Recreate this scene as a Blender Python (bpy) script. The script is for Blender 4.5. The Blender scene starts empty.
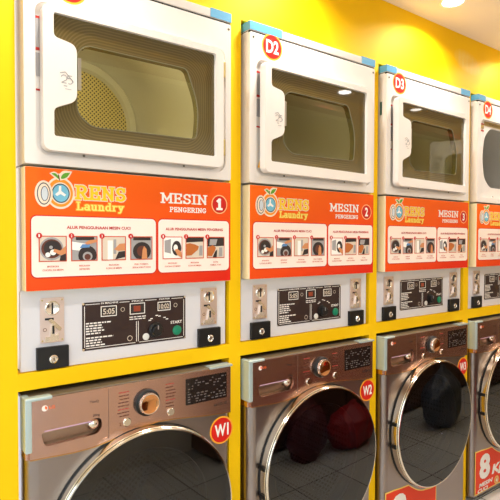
import bpy, bmesh, math, random
from mathutils import Vector, Matrix
from mathutils.geometry import tessellate_polygon
random.seed(7)
PI = math.pi
C = bpy.context.scene.collection
PITCH = 0.7737
FLOOR = -1.46
CEIL = 1.08
YF = 0.0365          # face of the yellow wall

# ------------------------------------------------------------------ materials
def lin(c):
    out = []
    for v in c[:3]:
        v /= 255.0
        out.append(v / 12.92 if v <= 0.04045 else ((v + 0.055) / 1.055) ** 2.4)
    return tuple(out) + (1.0,)

MATS = {}
def mat(name, col, rough=0.5, metal=0.0, spec=0.5, coat=0.0, bump=0.0, bscale=60.0, var=0.0, vscale=4.0,
        trans=0.0, ior=1.45, emit=None, estr=0.0):
    if name in MATS: return MATS[name]
    m = bpy.data.materials.new(name); m.use_nodes = True
    nt = m.node_tree; b = nt.nodes['Principled BSDF']
    b.inputs['Base Color'].default_value = lin(col)
    b.inputs['Roughness'].default_value = rough
    b.inputs['Metallic'].default_value = metal
    b.inputs['Specular IOR Level'].default_value = spec
    b.inputs['Coat Weight'].default_value = coat
    b.inputs['Transmission Weight'].default_value = trans
    b.inputs['IOR'].default_value = ior
    if emit:
        b.inputs['Emission Color'].default_value = lin(emit); b.inputs['Emission Strength'].default_value = estr
    tc = nt.nodes.new('ShaderNodeTexCoord')
    if bump:
        n = nt.nodes.new('ShaderNodeTexNoise'); n.inputs['Scale'].default_value = bscale; n.inputs['Detail'].default_value = 3
        bp = nt.nodes.new('ShaderNodeBump'); bp.inputs['Strength'].default_value = bump; bp.inputs['Distance'].default_value = 0.002
        nt.links.new(tc.outputs['Object'], n.inputs['Vector']); nt.links.new(n.outputs['Fac'], bp.inputs['Height'])
        nt.links.new(bp.outputs['Normal'], b.inputs['Normal'])
    if var:
        n = nt.nodes.new('ShaderNodeTexNoise'); n.inputs['Scale'].default_value = vscale; n.inputs['Detail'].default_value = 4
        mx = nt.nodes.new('ShaderNodeMixRGB'); mx.blend_type = 'MULTIPLY'; mx.inputs['Fac'].default_value = var
        mx.inputs['Color1'].default_value = lin(col)
        nt.links.new(tc.outputs['Object'], n.inputs['Vector']); nt.links.new(n.outputs['Fac'], mx.inputs['Color2'])
        nt.links.new(mx.outputs['Color'], b.inputs['Base Color'])
    MATS[name] = m
    return m

def glass_mat(name, tint, ior=1.5, rough=0.01):
    if name in MATS: return MATS[name]
    m = bpy.data.materials.new(name); m.use_nodes = True
    nt = m.node_tree; nt.nodes.clear()
    o = nt.nodes.new('ShaderNodeOutputMaterial'); mx = nt.nodes.new('ShaderNodeMixShader')
    t = nt.nodes.new('ShaderNodeBsdfTransparent'); t.inputs['Color'].default_value = lin(tint)
    g = nt.nodes.new('ShaderNodeBsdfGlossy'); g.inputs['Roughness'].default_value = rough
    fr = nt.nodes.new('ShaderNodeFresnel')
    ge = nt.nodes.new('ShaderNodeNewGeometry'); mr = nt.nodes.new('ShaderNodeMapRange')      # thin pane: same index from either side
    mr.inputs['To Min'].default_value = ior; mr.inputs['To Max'].default_value = 1 / ior
    nt.links.new(ge.outputs['Backfacing'], mr.inputs['Value']); nt.links.new(mr.outputs[0], fr.inputs['IOR'])
    nt.links.new(fr.outputs[0], mx.inputs[0]); nt.links.new(t.outputs[0], mx.inputs[1]); nt.links.new(g.outputs[0], mx.inputs[2])
    nt.links.new(mx.outputs[0], o.inputs[0])
    MATS[name] = m
    return m

white = mat('white_enamel', (236, 228, 220), 0.32, coat=0.2)
white_door = mat('white_door', (240, 231, 222), 0.28, coat=0.3)
white_panel = mat('white_panel', (226, 223, 226), 0.4)
cap_m = mat('cap_white', (222, 214, 206), 0.4)
tape = mat('blue_tape', (92, 165, 205), 0.45, bump=0.3, bscale=40)
film = mat('clear_aqua_film', (186, 203, 202), 0.22, bump=1.0, bscale=45, coat=0.3, metal=.3)
dark = mat('dark_gap', (30, 26, 22), 0.7)
screwm = mat('screw_steel', (120, 115, 100), 0.35, 0.9)
brass = mat('hinge_brass', (205, 185, 120), 0.35, 0.6)
ink = mat('black_ink', (35, 32, 35), 0.5)
latchm = mat('latch_steel', (190, 185, 170), 0.3, 0.9)
badge_red = mat('badge_red', (215, 22, 8), 0.45)
badge_rim = mat('badge_rim', (250, 170, 50), 0.35)
pwhite = mat('print_white', (252, 246, 238), 0.45)
stick_red = mat('sticker_red', (190, 35, 25), 0.45)
stick_white = mat('sticker_white', (235, 232, 225), 0.45)
stick_tan = mat('sticker_tan', (165, 140, 85), 0.45)
stick_yel = mat('sticker_yellow', (235, 170, 20), 0.45)
cream = mat('card_cream', (252, 234, 220), 0.45)
card_red = mat('card_edge_red', (205, 20, 10), 0.45)
text_red = mat('text_red', (190, 20, 20), 0.5)
text_or = mat('text_orange_red', (205, 75, 50), 0.5)
tile_edge = mat('tile_edge_orange', (205, 80, 45), 0.5)
t_dark = mat('print_dark', (48, 38, 36), 0.5); t_grey = mat('print_grey', (165, 160, 158), 0.5)
t_blue = mat('print_blue', (95, 140, 190), 0.5); t_skin = mat('print_skin', (212, 140, 90), 0.5)
t_skin2 = mat('print_deep_skin', (190, 105, 45), 0.5); t_beige = mat('print_beige', (222, 205, 185), 0.5); t_brown = mat('print_brown', (100, 50, 35), 0.5)
logo_or = mat('logo_orange', (250, 150, 20), 0.45); logo_y = mat('logo_yellow', (255, 206, 20), 0.45)
logo_halo = mat('logo_halo', (250, 225, 200), 0.45); logo_blue = mat('logo_blue', (120, 190, 215), 0.45)
logo_navy = mat('logo_navy', (50, 60, 80), 0.45); leaf_g = mat('leaf_green', (95, 165, 40), 0.45)
board_br = mat('board_dark_brown', (52, 33, 30), 0.35); green_btn = mat('green_button', (18, 135, 98), 0.35)
lcd = mat('lcd_glass', (60, 52, 50), 0.2); lcd_or = mat('lcd_orange', (150, 60, 35), 0.3)
black_pl = mat('black_plastic', (20, 18, 18), 0.38); knob_bl = mat('knob_black', (28, 26, 26), 0.3)
coin_m = mat('coin_brushed_metal', (226, 205, 195), 0.3, 0.75); coin_hi = mat('coin_chrome', (240, 232, 222), 0.15, 0.95)
steel_drum = mat('drum_steel', (205, 200, 190), 0.35, 0.75, bump=0.2, bscale=8)
chrome = mat('chrome', (236, 228, 215), 0.12, 1.0)
ring_gold = mat('satin_ring', (220, 205, 180), 0.2, 1.0)
gasket = mat('black_gasket', (18, 17, 17), 0.5)
w_disp = mat('washer_display', (34, 26, 24), 0.15, coat=0.5)
w_ticks = mat('display_icon_grey', (105, 96, 92), 0.5)
w_red = mat('washer_text_red', (185, 70, 60), 0.5)
w_pink = mat('drawer_strip_pink', (200, 165, 190), 0.5)
lg_red = mat('emblem_red', (250, 105, 40), 0.4); lg_w = mat('emblem_white', (255, 235, 225), 0.4)

def steel(name, col, rough, aniso_scale=(6, 6, 300)):
    m = mat(name, col, rough, 1.0)
    nt = m.node_tree; b = nt.nodes['Principled BSDF']
    tc = nt.nodes.new('ShaderNodeTexCoord'); mp = nt.nodes.new('ShaderNodeMapping'); mp.inputs['Scale'].default_value = aniso_scale
    n = nt.nodes.new('ShaderNodeTexNoise'); n.inputs['Scale'].default_value = 3
    mr = nt.nodes.new('ShaderNodeMapRange'); mr.inputs['To Min'].default_value = rough - 0.04; mr.inputs['To Max'].default_value = rough + 0.05
    nt.links.new(tc.outputs['Object'], mp.inputs[0]); nt.links.new(mp.outputs[0], n.inputs['Vector'])
    nt.links.new(n.outputs['Fac'], mr.inputs[0]); nt.links.new(mr.outputs[0], b.inputs['Roughness'])
    return m
w_body = steel('rose_steel_body', (160, 150, 148), 0.29, (2, 2, 40))
w_fascia = steel('rose_steel_fascia', (210, 172, 158), 0.24, (2, 2, 60))

def wall_yellow():
    m = mat('yellow_paint', (254, 204, 0), 0.6, spec=0.25, bump=0.05, bscale=180)
    nt = m.node_tree; b = nt.nodes['Principled BSDF']
    # a pale patch of slanting streaks mixed into the base colour
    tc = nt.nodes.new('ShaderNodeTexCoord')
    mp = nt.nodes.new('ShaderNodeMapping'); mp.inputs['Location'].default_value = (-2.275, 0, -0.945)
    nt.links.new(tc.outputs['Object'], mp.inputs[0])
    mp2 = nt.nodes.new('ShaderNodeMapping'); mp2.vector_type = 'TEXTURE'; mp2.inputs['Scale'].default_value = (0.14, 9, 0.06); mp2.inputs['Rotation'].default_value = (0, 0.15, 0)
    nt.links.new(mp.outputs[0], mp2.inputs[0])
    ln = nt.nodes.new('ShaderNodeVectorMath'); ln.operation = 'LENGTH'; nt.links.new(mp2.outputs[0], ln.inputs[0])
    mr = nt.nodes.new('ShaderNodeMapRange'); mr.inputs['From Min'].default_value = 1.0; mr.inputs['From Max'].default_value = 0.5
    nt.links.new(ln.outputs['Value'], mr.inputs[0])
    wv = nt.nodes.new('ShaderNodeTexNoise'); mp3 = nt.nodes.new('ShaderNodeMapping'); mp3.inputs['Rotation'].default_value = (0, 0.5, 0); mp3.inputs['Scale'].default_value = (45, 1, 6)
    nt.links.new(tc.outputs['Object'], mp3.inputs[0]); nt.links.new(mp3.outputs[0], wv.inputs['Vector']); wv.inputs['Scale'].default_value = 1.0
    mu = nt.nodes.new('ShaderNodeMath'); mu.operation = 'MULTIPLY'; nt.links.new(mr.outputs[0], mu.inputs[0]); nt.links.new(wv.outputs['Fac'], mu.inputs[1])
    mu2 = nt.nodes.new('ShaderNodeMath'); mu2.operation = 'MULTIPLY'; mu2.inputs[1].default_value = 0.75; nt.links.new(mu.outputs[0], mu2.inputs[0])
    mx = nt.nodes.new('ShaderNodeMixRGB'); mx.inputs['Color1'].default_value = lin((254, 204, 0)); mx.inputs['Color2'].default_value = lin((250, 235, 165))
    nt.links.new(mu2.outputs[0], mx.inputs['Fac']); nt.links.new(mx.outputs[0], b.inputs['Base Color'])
    return m
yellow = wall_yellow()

def tile_floor():
    m = mat('floor_tile', (205, 192, 172), 0.22)
    nt = m.node_tree; b = nt.nodes['Principled BSDF']
    tc = nt.nodes.new('ShaderNodeTexCoord'); br = nt.nodes.new('ShaderNodeTexBrick')
    br.offset = 0.0; br.inputs['Scale'].default_value = 1.0; br.inputs['Brick Width'].default_value = 0.4; br.inputs['Row Height'].default_value = 0.4
    br.inputs['Mortar Size'].default_value = 0.004; br.inputs['Color1'].default_value = lin((206, 202, 192)); br.inputs['Color2'].default_value = lin((194, 190, 181)); br.inputs['Mortar'].default_value = lin((90, 82, 72))
    nt.links.new(tc.outputs['Object'], br.inputs['Vector']); nt.links.new(br.outputs['Color'], b.inputs['Base Color'])
    return m

def sign_mat():
    m = mat('sign_print', (240, 85, 25), 0.5, spec=.3)
    nt = m.node_tree; b = nt.nodes['Principled BSDF']
    tc = nt.nodes.new('ShaderNodeTexCoord'); sp = nt.nodes.new('ShaderNodeSeparateXYZ'); nt.links.new(tc.outputs['Object'], sp.inputs[0])
    # printed gradient of the artwork: orange at upper left to red at lower right
    a = nt.nodes.new('ShaderNodeMath'); a.operation = 'MULTIPLY_ADD'; a.inputs[1].default_value = 0.55; a.inputs[2].default_value = 0.22
    nt.links.new(sp.outputs['X'], a.inputs[0])
    c = nt.nodes.new('ShaderNodeMath'); c.operation = 'MULTIPLY_ADD'; c.inputs[1].default_value = -1.7; nt.links.new(sp.outputs['Z'], c.inputs[0]); nt.links.new(a.outputs[0], c.inputs[2])
    r = nt.nodes.new('ShaderNodeValToRGB'); r.color_ramp.elements[0].position = 0.05; r.color_ramp.elements[0].color = lin((253, 104, 4)); r.color_ramp.elements[1].position = 0.85; r.color_ramp.elements[1].color = lin((220, 32, 12))
    nt.links.new(c.outputs[0], r.inputs[0]); nt.links.new(r.outputs[0], b.inputs['Base Color'])
    return m
sign_print = sign_mat()
sign_side = mat('sign_box_cream', (245, 232, 196), 0.4)

def perforated(name, base, hole, scale, metal=0.6, ysc=0.0):
    m = mat(name, base, 0.4, metal)
    nt = m.node_tree; b = nt.nodes['Principled BSDF']
    tc = nt.nodes.new('ShaderNodeTexCoord'); mp = nt.nodes.new('ShaderNodeMapping'); mp.inputs['Scale'].default_value = (scale, ysc, scale); mp.inputs['Rotation'].default_value = (0, PI / 4, 0)
    v = nt.nodes.new('ShaderNodeTexVoronoi'); v.inputs['Randomness'].default_value = 0.0; v.inputs['Scale'].default_value = 1.0
    r = nt.nodes.new('ShaderNodeMapRange'); r.inputs['From Min'].default_value = 0.26; r.inputs['From Max'].default_value = 0.34
    mx = nt.nodes.new('ShaderNodeMixRGB'); mx.inputs['Color1'].default_value = lin(hole); mx.inputs['Color2'].default_value = lin(base)
    nt.links.new(tc.outputs['Object'], mp.inputs[0]); nt.links.new(mp.outputs[0], v.inputs['Vector']); nt.links.new(v.outputs['Distance'], r.inputs[0])
    nt.links.new(r.outputs[0], mx.inputs['Fac']); nt.links.new(mx.outputs[0], b.inputs['Base Color'])
    return m
perf_dryer = perforated('perforated_air_plate', (205, 190, 130), (60, 48, 15), 84, 0.3)
perf_tub = perforated('perforated_drum_wall', (150, 152, 158), (18, 18, 20), 55, 0.7, 55)
perf_washer = perforated('perforated_wash_drum', (150, 152, 158), (18, 18, 20), 55, 0.7)
dr_drum = mat('dryer_drum_enamel', (204, 202, 196), 0.36, 0.3)

def frit_mat():
    # printed border of the door glass: fine concentric rounded lines
    m = mat('glass_border_print', (104, 88, 62), 0.03, ior=1.6)
    nt = m.node_tree; b = nt.nodes['Principled BSDF']; N = nt.nodes.new; L = nt.links.new
    tc = N('ShaderNodeTexCoord'); sp = N('ShaderNodeSeparateXYZ'); L(tc.outputs['Object'], sp.inputs[0])
    def mth(op, a, bb=None, val=None):
        n = N('ShaderNodeMath'); n.operation = op
        L(a, n.inputs[0])
        if bb is not None: L(bb, n.inputs[1])
        if val is not None: n.inputs[1].default_value = val
        return n.outputs[0]
    ax = mth('SUBTRACT', mth('ABSOLUTE', mth('SUBTRACT', sp.outputs['X'], val=0.345)), val=0.205 - 0.06)
    az = mth('SUBTRACT', mth('ABSOLUTE', mth('SUBTRACT', sp.outputs['Z'], val=0.435)), val=0.125 - 0.06)
    mxx = mth('MAXIMUM', ax, val=0.0); mzz = mth('MAXIMUM', az, val=0.0)
    d = mth('SQRT', mth('ADD', mth('MULTIPLY', mxx, mxx), mth('MULTIPLY', mzz, mzz)))
    s = mth('SINE', mth('MULTIPLY', d, val=2 * PI / 0.0085))
    r = N('ShaderNodeMapRange'); r.inputs['From Min'].default_value = -0.2; r.inputs['From Max'].default_value = 0.6; L(s, r.inputs[0])
    mx = N('ShaderNodeMixRGB'); mx.inputs['Color1'].default_value = lin((90, 78, 46)); mx.inputs['Color2'].default_value = lin((106, 92, 58))
    L(r.outputs[0], mx.inputs['Fac']); L(mx.outputs[0], b.inputs['Base Color'])
    return m
frit = frit_mat()
pane_m = glass_mat('amber_door_glass', (216, 208, 156), 1.8)
bowl_m = glass_mat('clear_bowl_glass', (205, 212, 218), 1.5, 0.03)
dome_m = glass_mat('smoked_door_glass', (128, 128, 138), 1.75, 0.015)
rimg = mat('pane_rim', (120, 115, 90), 0.2, coat=0.5)

# ------------------------------------------------------------------ mesh helpers
def link(name, bm, m, parent=None, smooth=False, bevel=0.0, seg=2, mats=None):
    bmesh.ops.recalc_face_normals(bm, faces=bm.faces)
    me = bpy.data.meshes.new(name); bm.to_mesh(me); bm.free()
    for x in (mats or [m]): me.materials.append(x)
    o = bpy.data.objects.new(name, me); C.objects.link(o)
    if parent: o.parent = parent
    if smooth:
        for p in me.polygons: p.use_smooth = True
        me.set_sharp_from_angle(angle=math.radians(40))
    if bevel:
        b = o.modifiers.new('edge', 'BEVEL'); b.width = bevel; b.segments = seg; b.limit_method = 'ANGLE'; b.angle_limit = math.radians(50)
        for p in me.polygons: p.use_smooth = True
        w = o.modifiers.new('wn', 'WEIGHTED_NORMAL'); w.keep_sharp = False
    return o

def box(bm, x0, x1, y0, y1, z0, z1, mi=0):
    v = [bm.verts.new((x, y, z)) for x in (x0, x1) for y in (y0, y1) for z in (z0, z1)]
    for f in ((0, 1, 3, 2), (4, 6, 7, 5), (0, 4, 5, 1), (2, 3, 7, 6), (0, 2, 6, 4), (1, 5, 7, 3)):
        fc = bm.faces.new([v[i] for i in f]); fc.material_index = mi
    return bm

def rrect(x0, x1, z0, z1, r, n=6):
    pts = []
    for cx, cz, a in ((x1 - r, z1 - r, 0), (x0 + r, z1 - r, 90), (x0 + r, z0 + r, 180), (x1 - r, z0 + r, 270)):
        for i in range(n + 1):
            t = math.radians(a + 90 * i / n); pts.append((cx + r * math.cos(t), cz + r * math.sin(t)))
    return pts

def circ(cx, cz, r, n=32, rx=None):
    rx = rx or r
    return [(cx + rx * math.cos(2 * PI * i / n), cz + r * math.sin(2 * PI * i / n)) for i in range(n)]

def fillet(pts, rad, n=5):
    out = []; N = len(pts)
    for i in range(N):
        p0, p1, p2 = Vector(pts[i - 1][:2]), Vector(pts[i][:2]), Vector(pts[(i + 1) % N][:2])
        r = pts[i][2] if len(pts[i]) > 2 else rad
        a = (p0 - p1); b = (p2 - p1); d = min(r, a.length * .49, b.length * .49)
        if d < 1e-5: out.append(tuple(p1)); continue
        a = p1 + a.normalized() * d; b = p1 + b.normalized() * d
        for k in range(n + 1):
            t = k / n; q = a * (1 - t) ** 2 + p1 * 2 * t * (1 - t) + b * t * t; out.append((q.x, q.y))
    return out

def plate(bm, outer, holes=(), y0=0.0, y1=0.01, mi=0):
    """flat shape in x,z with holes; front face at y0, back face at y1, with side walls"""
    loops = [outer] + list(holes)
    polys = [[Vector((p[0], p[1], 0)) for p in l] for l in loops]
    tris = tessellate_polygon(polys)
    flat = [p for l in loops for p in l]
    F = [bm.verts.new((p[0], y0, p[1])) for p in flat]
    B = [bm.verts.new((p[0], y1, p[1])) for p in flat] if y1 != y0 else None
    for t in tris:
        a, b, c = (Vector((flat[i][0], flat[i][1])) for i in t)
        if abs((b - a).cross(c - a)) < 1e-12: continue
        try: bm.faces.new([F[i] for i in t]).material_index = mi
        except ValueError: pass
        if B:
            try: bm.faces.new([B[i] for i in reversed(t)]).material_index = mi
            except ValueError: pass
    if B:
        k = 0
        for l in loops:
            n = len(l)
            for i in range(n):
                a, b = k + i, k + (i + 1) % n
                bm.faces.new((F[a], F[b], B[b], B[a])).material_index = mi
            k += n
    return bm

def lathe(bm, cx, cz, prof, n=64, mi=0, cap_first=False, cap_last=False):
    """prof = [(r, y)...] revolved about the y axis through (cx, cz)"""
    rings = []
    for r, y in prof:
        rings.append([bm.verts.new((cx + r * math.cos(2 * PI * i / n), y, cz + r * math.sin(2 * PI * i / n))) for i in range(n)])
    for a, b in zip(rings, rings[1:]):
        for i in range(n):
            bm.faces.new((a[i], a[(i + 1) % n], b[(i + 1) % n], b[i])).material_index = mi
    if cap_first: bm.faces.new(rings[0]).material_index = mi
    if cap_last: bm.faces.new(list(reversed(rings[-1]))).material_index = mi
    return bm

def NB(): return bmesh.new()

def P(name, m, parent, outer, holes=(), y0=0., y1=.01, bevel=0., smooth=False):
    return link(name, plate(NB(), outer, holes, y0, y1), m, parent, bevel=bevel, smooth=smooth)

def B(name, m, parent, *b, bevel=0.):
    bm = NB()
    for q in b: box(bm, *q)
    return link(name, bm, m, parent, bevel=bevel)

def empty(name, loc, label, cat, group=None, rz=0.):
    o = bpy.data.objects.new(name, None); o.empty_display_size = .1; C.objects.link(o)
    o.location = loc; o.rotation_euler = (0, 0, rz)
    return tag(o, label, cat, group)
def tag(o, label, cat, group=None):
    o['label'] = label; o['category'] = cat
    if group: o['group'] = group
    return o
def struct(o): o['kind'] = 'structure'; return o

# text made with the built-in font, squeezed into a box on a face looking to -y
def text_bm(s, x0, x1, z0, z1, y, bold=0.0, shear=0.0, thick=0.0006, bm=None):
    cu = bpy.data.curves.new('t', 'FONT'); cu.body = s; cu.size = 1; cu.offset = bold; cu.shear = shear; cu.resolution_u = 3; cu.align_x = 'LEFT'
    ob = bpy.data.objects.new('t', cu); C.objects.link(ob)
    dg = bpy.context.evaluated_depsgraph_get(); me = bpy.data.meshes.new_from_object(ob.evaluated_get(dg))
    bpy.data.objects.remove(ob); bpy.data.curves.remove(cu)
    xs = [v.co.x for v in me.vertices]; ys = [v.co.y for v in me.vertices]
    ax, bx, ay, by = min(xs), max(xs), min(ys), max(ys)
    bm = bm or NB(); n0 = len(bm.verts)
    vs = [bm.verts.new((x0 + (v.co.x - ax) / (bx - ax) * (x1 - x0), y, z0 + (v.co.y - ay) / max(by - ay, 1e-6) * (z1 - z0))) for v in me.vertices]
    for p in me.polygons:
        try: bm.faces.new([vs[i] for i in p.vertices])
        except ValueError: pass
    bpy.data.meshes.remove(me)
    return bm
def T(name, m, parent, s, x0, x1, z0, z1, y, bold=0.0, shear=0.0):
    return link(name, text_bm(s, x0, x1, z0, z1, y, bold, shear), m, parent)

# slab-serif stroke lettering
def arc(cx, cy, rx, ry, a0, a1, n=9):
    return [(cx + rx * math.cos(math.radians(a0 + (a1 - a0) * i / (n - 1))), cy + ry * math.sin(math.radians(a0 + (a1 - a0) * i / (n - 1)))) for i in range(n)]
def sf(x, y, w=.26): return [(x - w / 2, y), (x + w / 2, y)]
GL = {
 'M': (1.0, [[(.16, 0), (.16, 1)], [(.16, 1), (.5, .25)], [(.5, .25), (.84, 1)], [(.84, 1), (.84, 0)], sf(.16, 0), sf(.84, 0), sf(.1, 1, .2), sf(.9, 1, .2)]),
 'N': (.92, [[(.18, 0), (.18, 1)], [(.18, 1), (.74, 0)], [(.74, 0), (.74, 1)], sf(.18, 0), sf(.13, 1, .2), sf(.74, 1)]),
 'E': (.74, [[(.16, 0), (.16, 1)], [(.05, 0), (.66, 0)], [(.05, 1), (.64, 1)], [(.16, .5), (.5, .5)], [(.66, 0), (.66, .25)], [(.64, 1), (.64, .77)], [(.5, .4), (.5, .6)]]),
 'S': (.68, [arc(.34, .74, .24, .26, 20, 270) + arc(.34, .25, .26, .25, 90, -160), [(.57, .75), (.57, .98)], [(.08, .02), (.08, .25)]]),
 'I': (.4, [[(.2, 0), (.2, 1)], sf(.2, 0, .32), sf(.2, 1, .32)]),
 'P': (.76, [[(.18, 0), (.18, 1)], [(.05, 1), (.42, 1)] + arc(.42, .74, .24, .26, 90, -90) + [(.18, .48)], sf(.18, 0, .3)]),
 'R': (.84, [[(.18, 0), (.18, 1)], [(.05, 1), (.44, 1)] + arc(.44, .75, .23, .25, 90, -90) + [(.18, .5)], [(.42, .5), (.72, 0)], sf(.18, 0, .28), sf(.74, 0, .2)]),
 'G': (.84, [arc(.42, .5, .34, .5, 45, 360 - 45, 15), [(.66, .1), (.66, .42)], [(.46, .42), (.78, .42)], [(.66, .75), (.66, .98)]]),
 'L': (.7, [[(.18, 0), (.18, 1)], [(.05, 0), (.62, 0)], [(.62, 0), (.62, .26)], sf(.18, 1, .3)]),
 'a': (.62, [arc(.28, .2, .2, .2, 0, 360, 13), [(.5, 0), (.5, .5)], [(.5, .5)] + arc(.3, .5, .2, .18, 0, 150, 7), [(.5, 0), (.6, 0)]]),
 'u': (.68, [[(.06, .66), (.17, .66), (.17, .2)] + arc(.33, .2, .16, .2, 180, 300, 7) + [(.52, .15)], [(.52, 0), (.52, .66)], [(.42, .66), (.52, .66)], [(.52, 0), (.63, 0)]]),
 'n': (.7, [[(.17, 0), (.17, .66)], [(.06, .66), (.17, .66)], [(.17, .45)] + arc(.34, .46, .18, .2, 150, 0, 7) + [(.52, 0)], sf(.17, 0, .22), sf(.53, 0, .22)]),
 'd': (.68, [arc(.3, .32, .22, .32, 0, 360, 13), [(.52, 0), (.52, 1)], [(.4, 1), (.52, 1)], [(.52, 0), (.63, 0)]]),
 'r': (.56, [[(.18, 0), (.18, .66)], [(.06, .66), (.18, .66)], [(.18, .4)] + arc(.38, .45, .18, .2, 160, 50, 6), sf(.18, 0, .26)]),
 'y': (.66, [[(.12, .66), (.33, .05)], [(.54, .66), (.3, -.12), (.2, -.25), (.08, -.25)], sf(.12, .66, .2), sf(.54, .66, .2)]),
 '1': (.5, [[(.27, 0), (.27, 1)], [(.27, 1), (.08, .8)], [(.05, 0), (.49, 0)]]),
 ' ': (.4, []),
}
def slab_bm(s, x0, x1, z0, z1, y, th=.15, gap=.08, grow=0.0):
    tot = sum(GL[c][0] for c in s) + gap * (len(s) - 1); lift = [0]
    def lay():
        lift[0] += 1; return y - lift[0] * .000004
    sx = (x1 - x0) / tot; sz = (z1 - z0); bm = NB(); cx = 0
    hx, hz = th * .5 * sx * 1.0 + grow, th * .5 * sz * .8 + grow
    def disc(px, pz):
        yy = lay()
        bm.faces.new([bm.verts.new((px + hx * math.cos(t * PI / 4 + PI / 8), yy, pz + hz * math.sin(t * PI / 4 + PI / 8))) for t in range(8)])
    for c in s:
        w, pl = GL[c]
        for line in pl:
            q = [(x0 + (cx + a) * sx, z0 + b * sz) for a, b in line]
            for (ax, az), (bx, bz) in zip(q, q[1:]):
                dx, dz = bx - ax, bz - az; l = math.hypot(dx, dz)
                if l < 1e-7: continue
                nx, nz = -dz / l * hx, dx / l * hz
                ex, ez = dx / l * hx * .8, dz / l * hz * .8
                yy = lay(); bm.faces.new([bm.verts.new((u, yy, v)) for u, v in ((ax + nx - ex, az + nz - ez), (bx + nx + ex, bz + nz + ez), (bx - nx + ex, bz - nz + ez), (ax - nx - ex, az - nz - ez))])
            for px, pz in q[1:-1]: disc(px, pz)
        cx += w + gap
    return bm
def S(name, m, parent, s, x0, x1, z0, z1, y, th=.15, gap=.08, grow=0.):
    return link(name, slab_bm(s, x0, x1, z0, z1, y, th, gap, grow), m, parent)

def badge(parent, name, s, cx, cz, r, y, tw=.62, th=.5):
    o = link(name, lathe(NB(), cx, cz, [(r, y + .001), (r, y), (r * .9, y - .0002)], 40, cap_last=True), badge_rim, parent)
    d = P('badge_face', badge_red, o, circ(cx, cz, r * .88, 40), (), y - .0006, y - .0001)
    T('badge_number', pwhite, o, s, cx - r * tw, cx + r * tw, cz - r * th, cz + r * th, y - .0012, bold=.03)
    o['label'] = 'round red number sticker with orange rim reading ' + s
    return o

# ------------------------------------------------------------------ setting
XL, XR, YB = -2.4, 6.2, -1.78
# yellow wall with openings
bm = NB()
Z_OT, Z_OB, Z_LT = .7876, -.3974, -.4467
xs0 = -.0139; xs1 = .7087
box(bm, XL, xs0, YF, YF + .05, FLOOR, CEIL)
for k in range(4):
    a = k * PITCH + xs0; b = k * PITCH + xs1; nx = (k + 1) * PITCH + xs0 if k < 3 else XR
    box(bm, b, nx, YF, YF + .05, FLOOR, CEIL)
    box(bm, a, b, YF, YF + .05, Z_OT, CEIL)
    box(bm, a, b, YF, YF + .05, Z_LT, Z_OB)
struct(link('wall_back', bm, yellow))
struct(B('trim_1', mat('shelf_board', (120, 95, 50), 0.6), None, (xs0 - .03, 3 * PITCH + xs1 + .03, YF + .05, .84, Z_LT, Z_OB - .005)))
struct(B('wall_niche', mat('niche_paint', (120, 96, 40), 0.7), None, (-.2, 3.3, .86, .9, FLOOR, CEIL)))
struct(B('floor', tile_floor(), None, (XL - .3, XR + .3, YB - .3, .9, FLOOR - .05, FLOOR)))
struct(B('ceiling', mat('ceiling_paint', (236, 222, 206), 0.7, bump=.05, bscale=90), None, (XL - .3, XR + .3, YB - .3, .9, CEIL, CEIL + .05)))
cream_wall = mat('cream_wall_paint', (228, 224, 216), 0.6)
struct(B('wall_right', cream_wall, None, (XR, XR + .08, YB - .1, .9, FLOOR, CEIL)))
# shop front: left end and the first stretch of the opposite side are glazed
struct(B('wall_front', cream_wall, None, (.55, XR, YB - .08, YB, FLOOR, CEIL), (XL, .55, YB - .08, YB, .95, CEIL), (XL, .55, YB - .08, YB, FLOOR, FLOOR + .12)))
struct(B('wall_left', cream_wall, None, (XL - .08, XL, YB - .08, .9, .95, CEIL), (XL - .08, XL, YB - .08, .9, FLOOR, FLOOR + .12)))
clearg = glass_mat('shop_window_glass', (250, 252, 252), 1.45)
alu = mat('window_aluminium', (190, 190, 190), .35, .8)
w1 = struct(B('window_1', alu, None, *[(x, x + .05, YB - .06, YB - .02, FLOOR + .12, .95) for x in (XL, -1.45, -.5, .5)]))
B('window_glass', clearg, w1, (XL + .05, .5, YB - .045, YB - .04, FLOOR + .12, .95))
w2 = struct(B('window_2', alu, None, *[(XL - .06, XL - .02, y, y + .05, FLOOR + .12, .95) for y in (YB, -.9, -.02)]))
B('window_glass', clearg, w2, (XL - .045, XL - .04, YB + .05, -.02, FLOOR + .12, .95))
# dropped beam with a painted red band
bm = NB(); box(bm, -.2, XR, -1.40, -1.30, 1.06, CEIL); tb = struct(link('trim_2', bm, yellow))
bm = NB(); box(bm, -.2, XR, -1.405, -1.295, .985, 1.06); struct(link('trim_3', bm, mat('red_band_paint', (150, 50, 32), .6)))
struct(B('trim_4', mat('pavement', (170, 165, 158), .8), None, (-12, 8, -12, YB - .35, FLOOR - .12, FLOOR - .06)))

# ------------------------------------------------------------------ dryers
GD = 'white front-loading dryers in the upper row'
drlab = ['white dryer at far left with round sticker cut off at top edge, door shut',
         'white dryer with D2 sticker and blue tape corners, door shut',
         'white dryer with D3 sticker, its glass reflecting the open door next to it',
         'white dryer with D4 sticker and grey drum showing through its open hatch']
RX0, RX1, RZ0, RZ1 = .031, .668, .222, .648       # recess round the door
PORT = fillet([(.150, .612, .03), (.54, .612, .03), (.60, .56, .03), (.628, .445, .09), (.60, .33, .03), (.54, .28, .03), (.15, .28, .03), (.09, .33, .03), (.066, .445, .09), (.09, .56, .03)], .03, 5)

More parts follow.
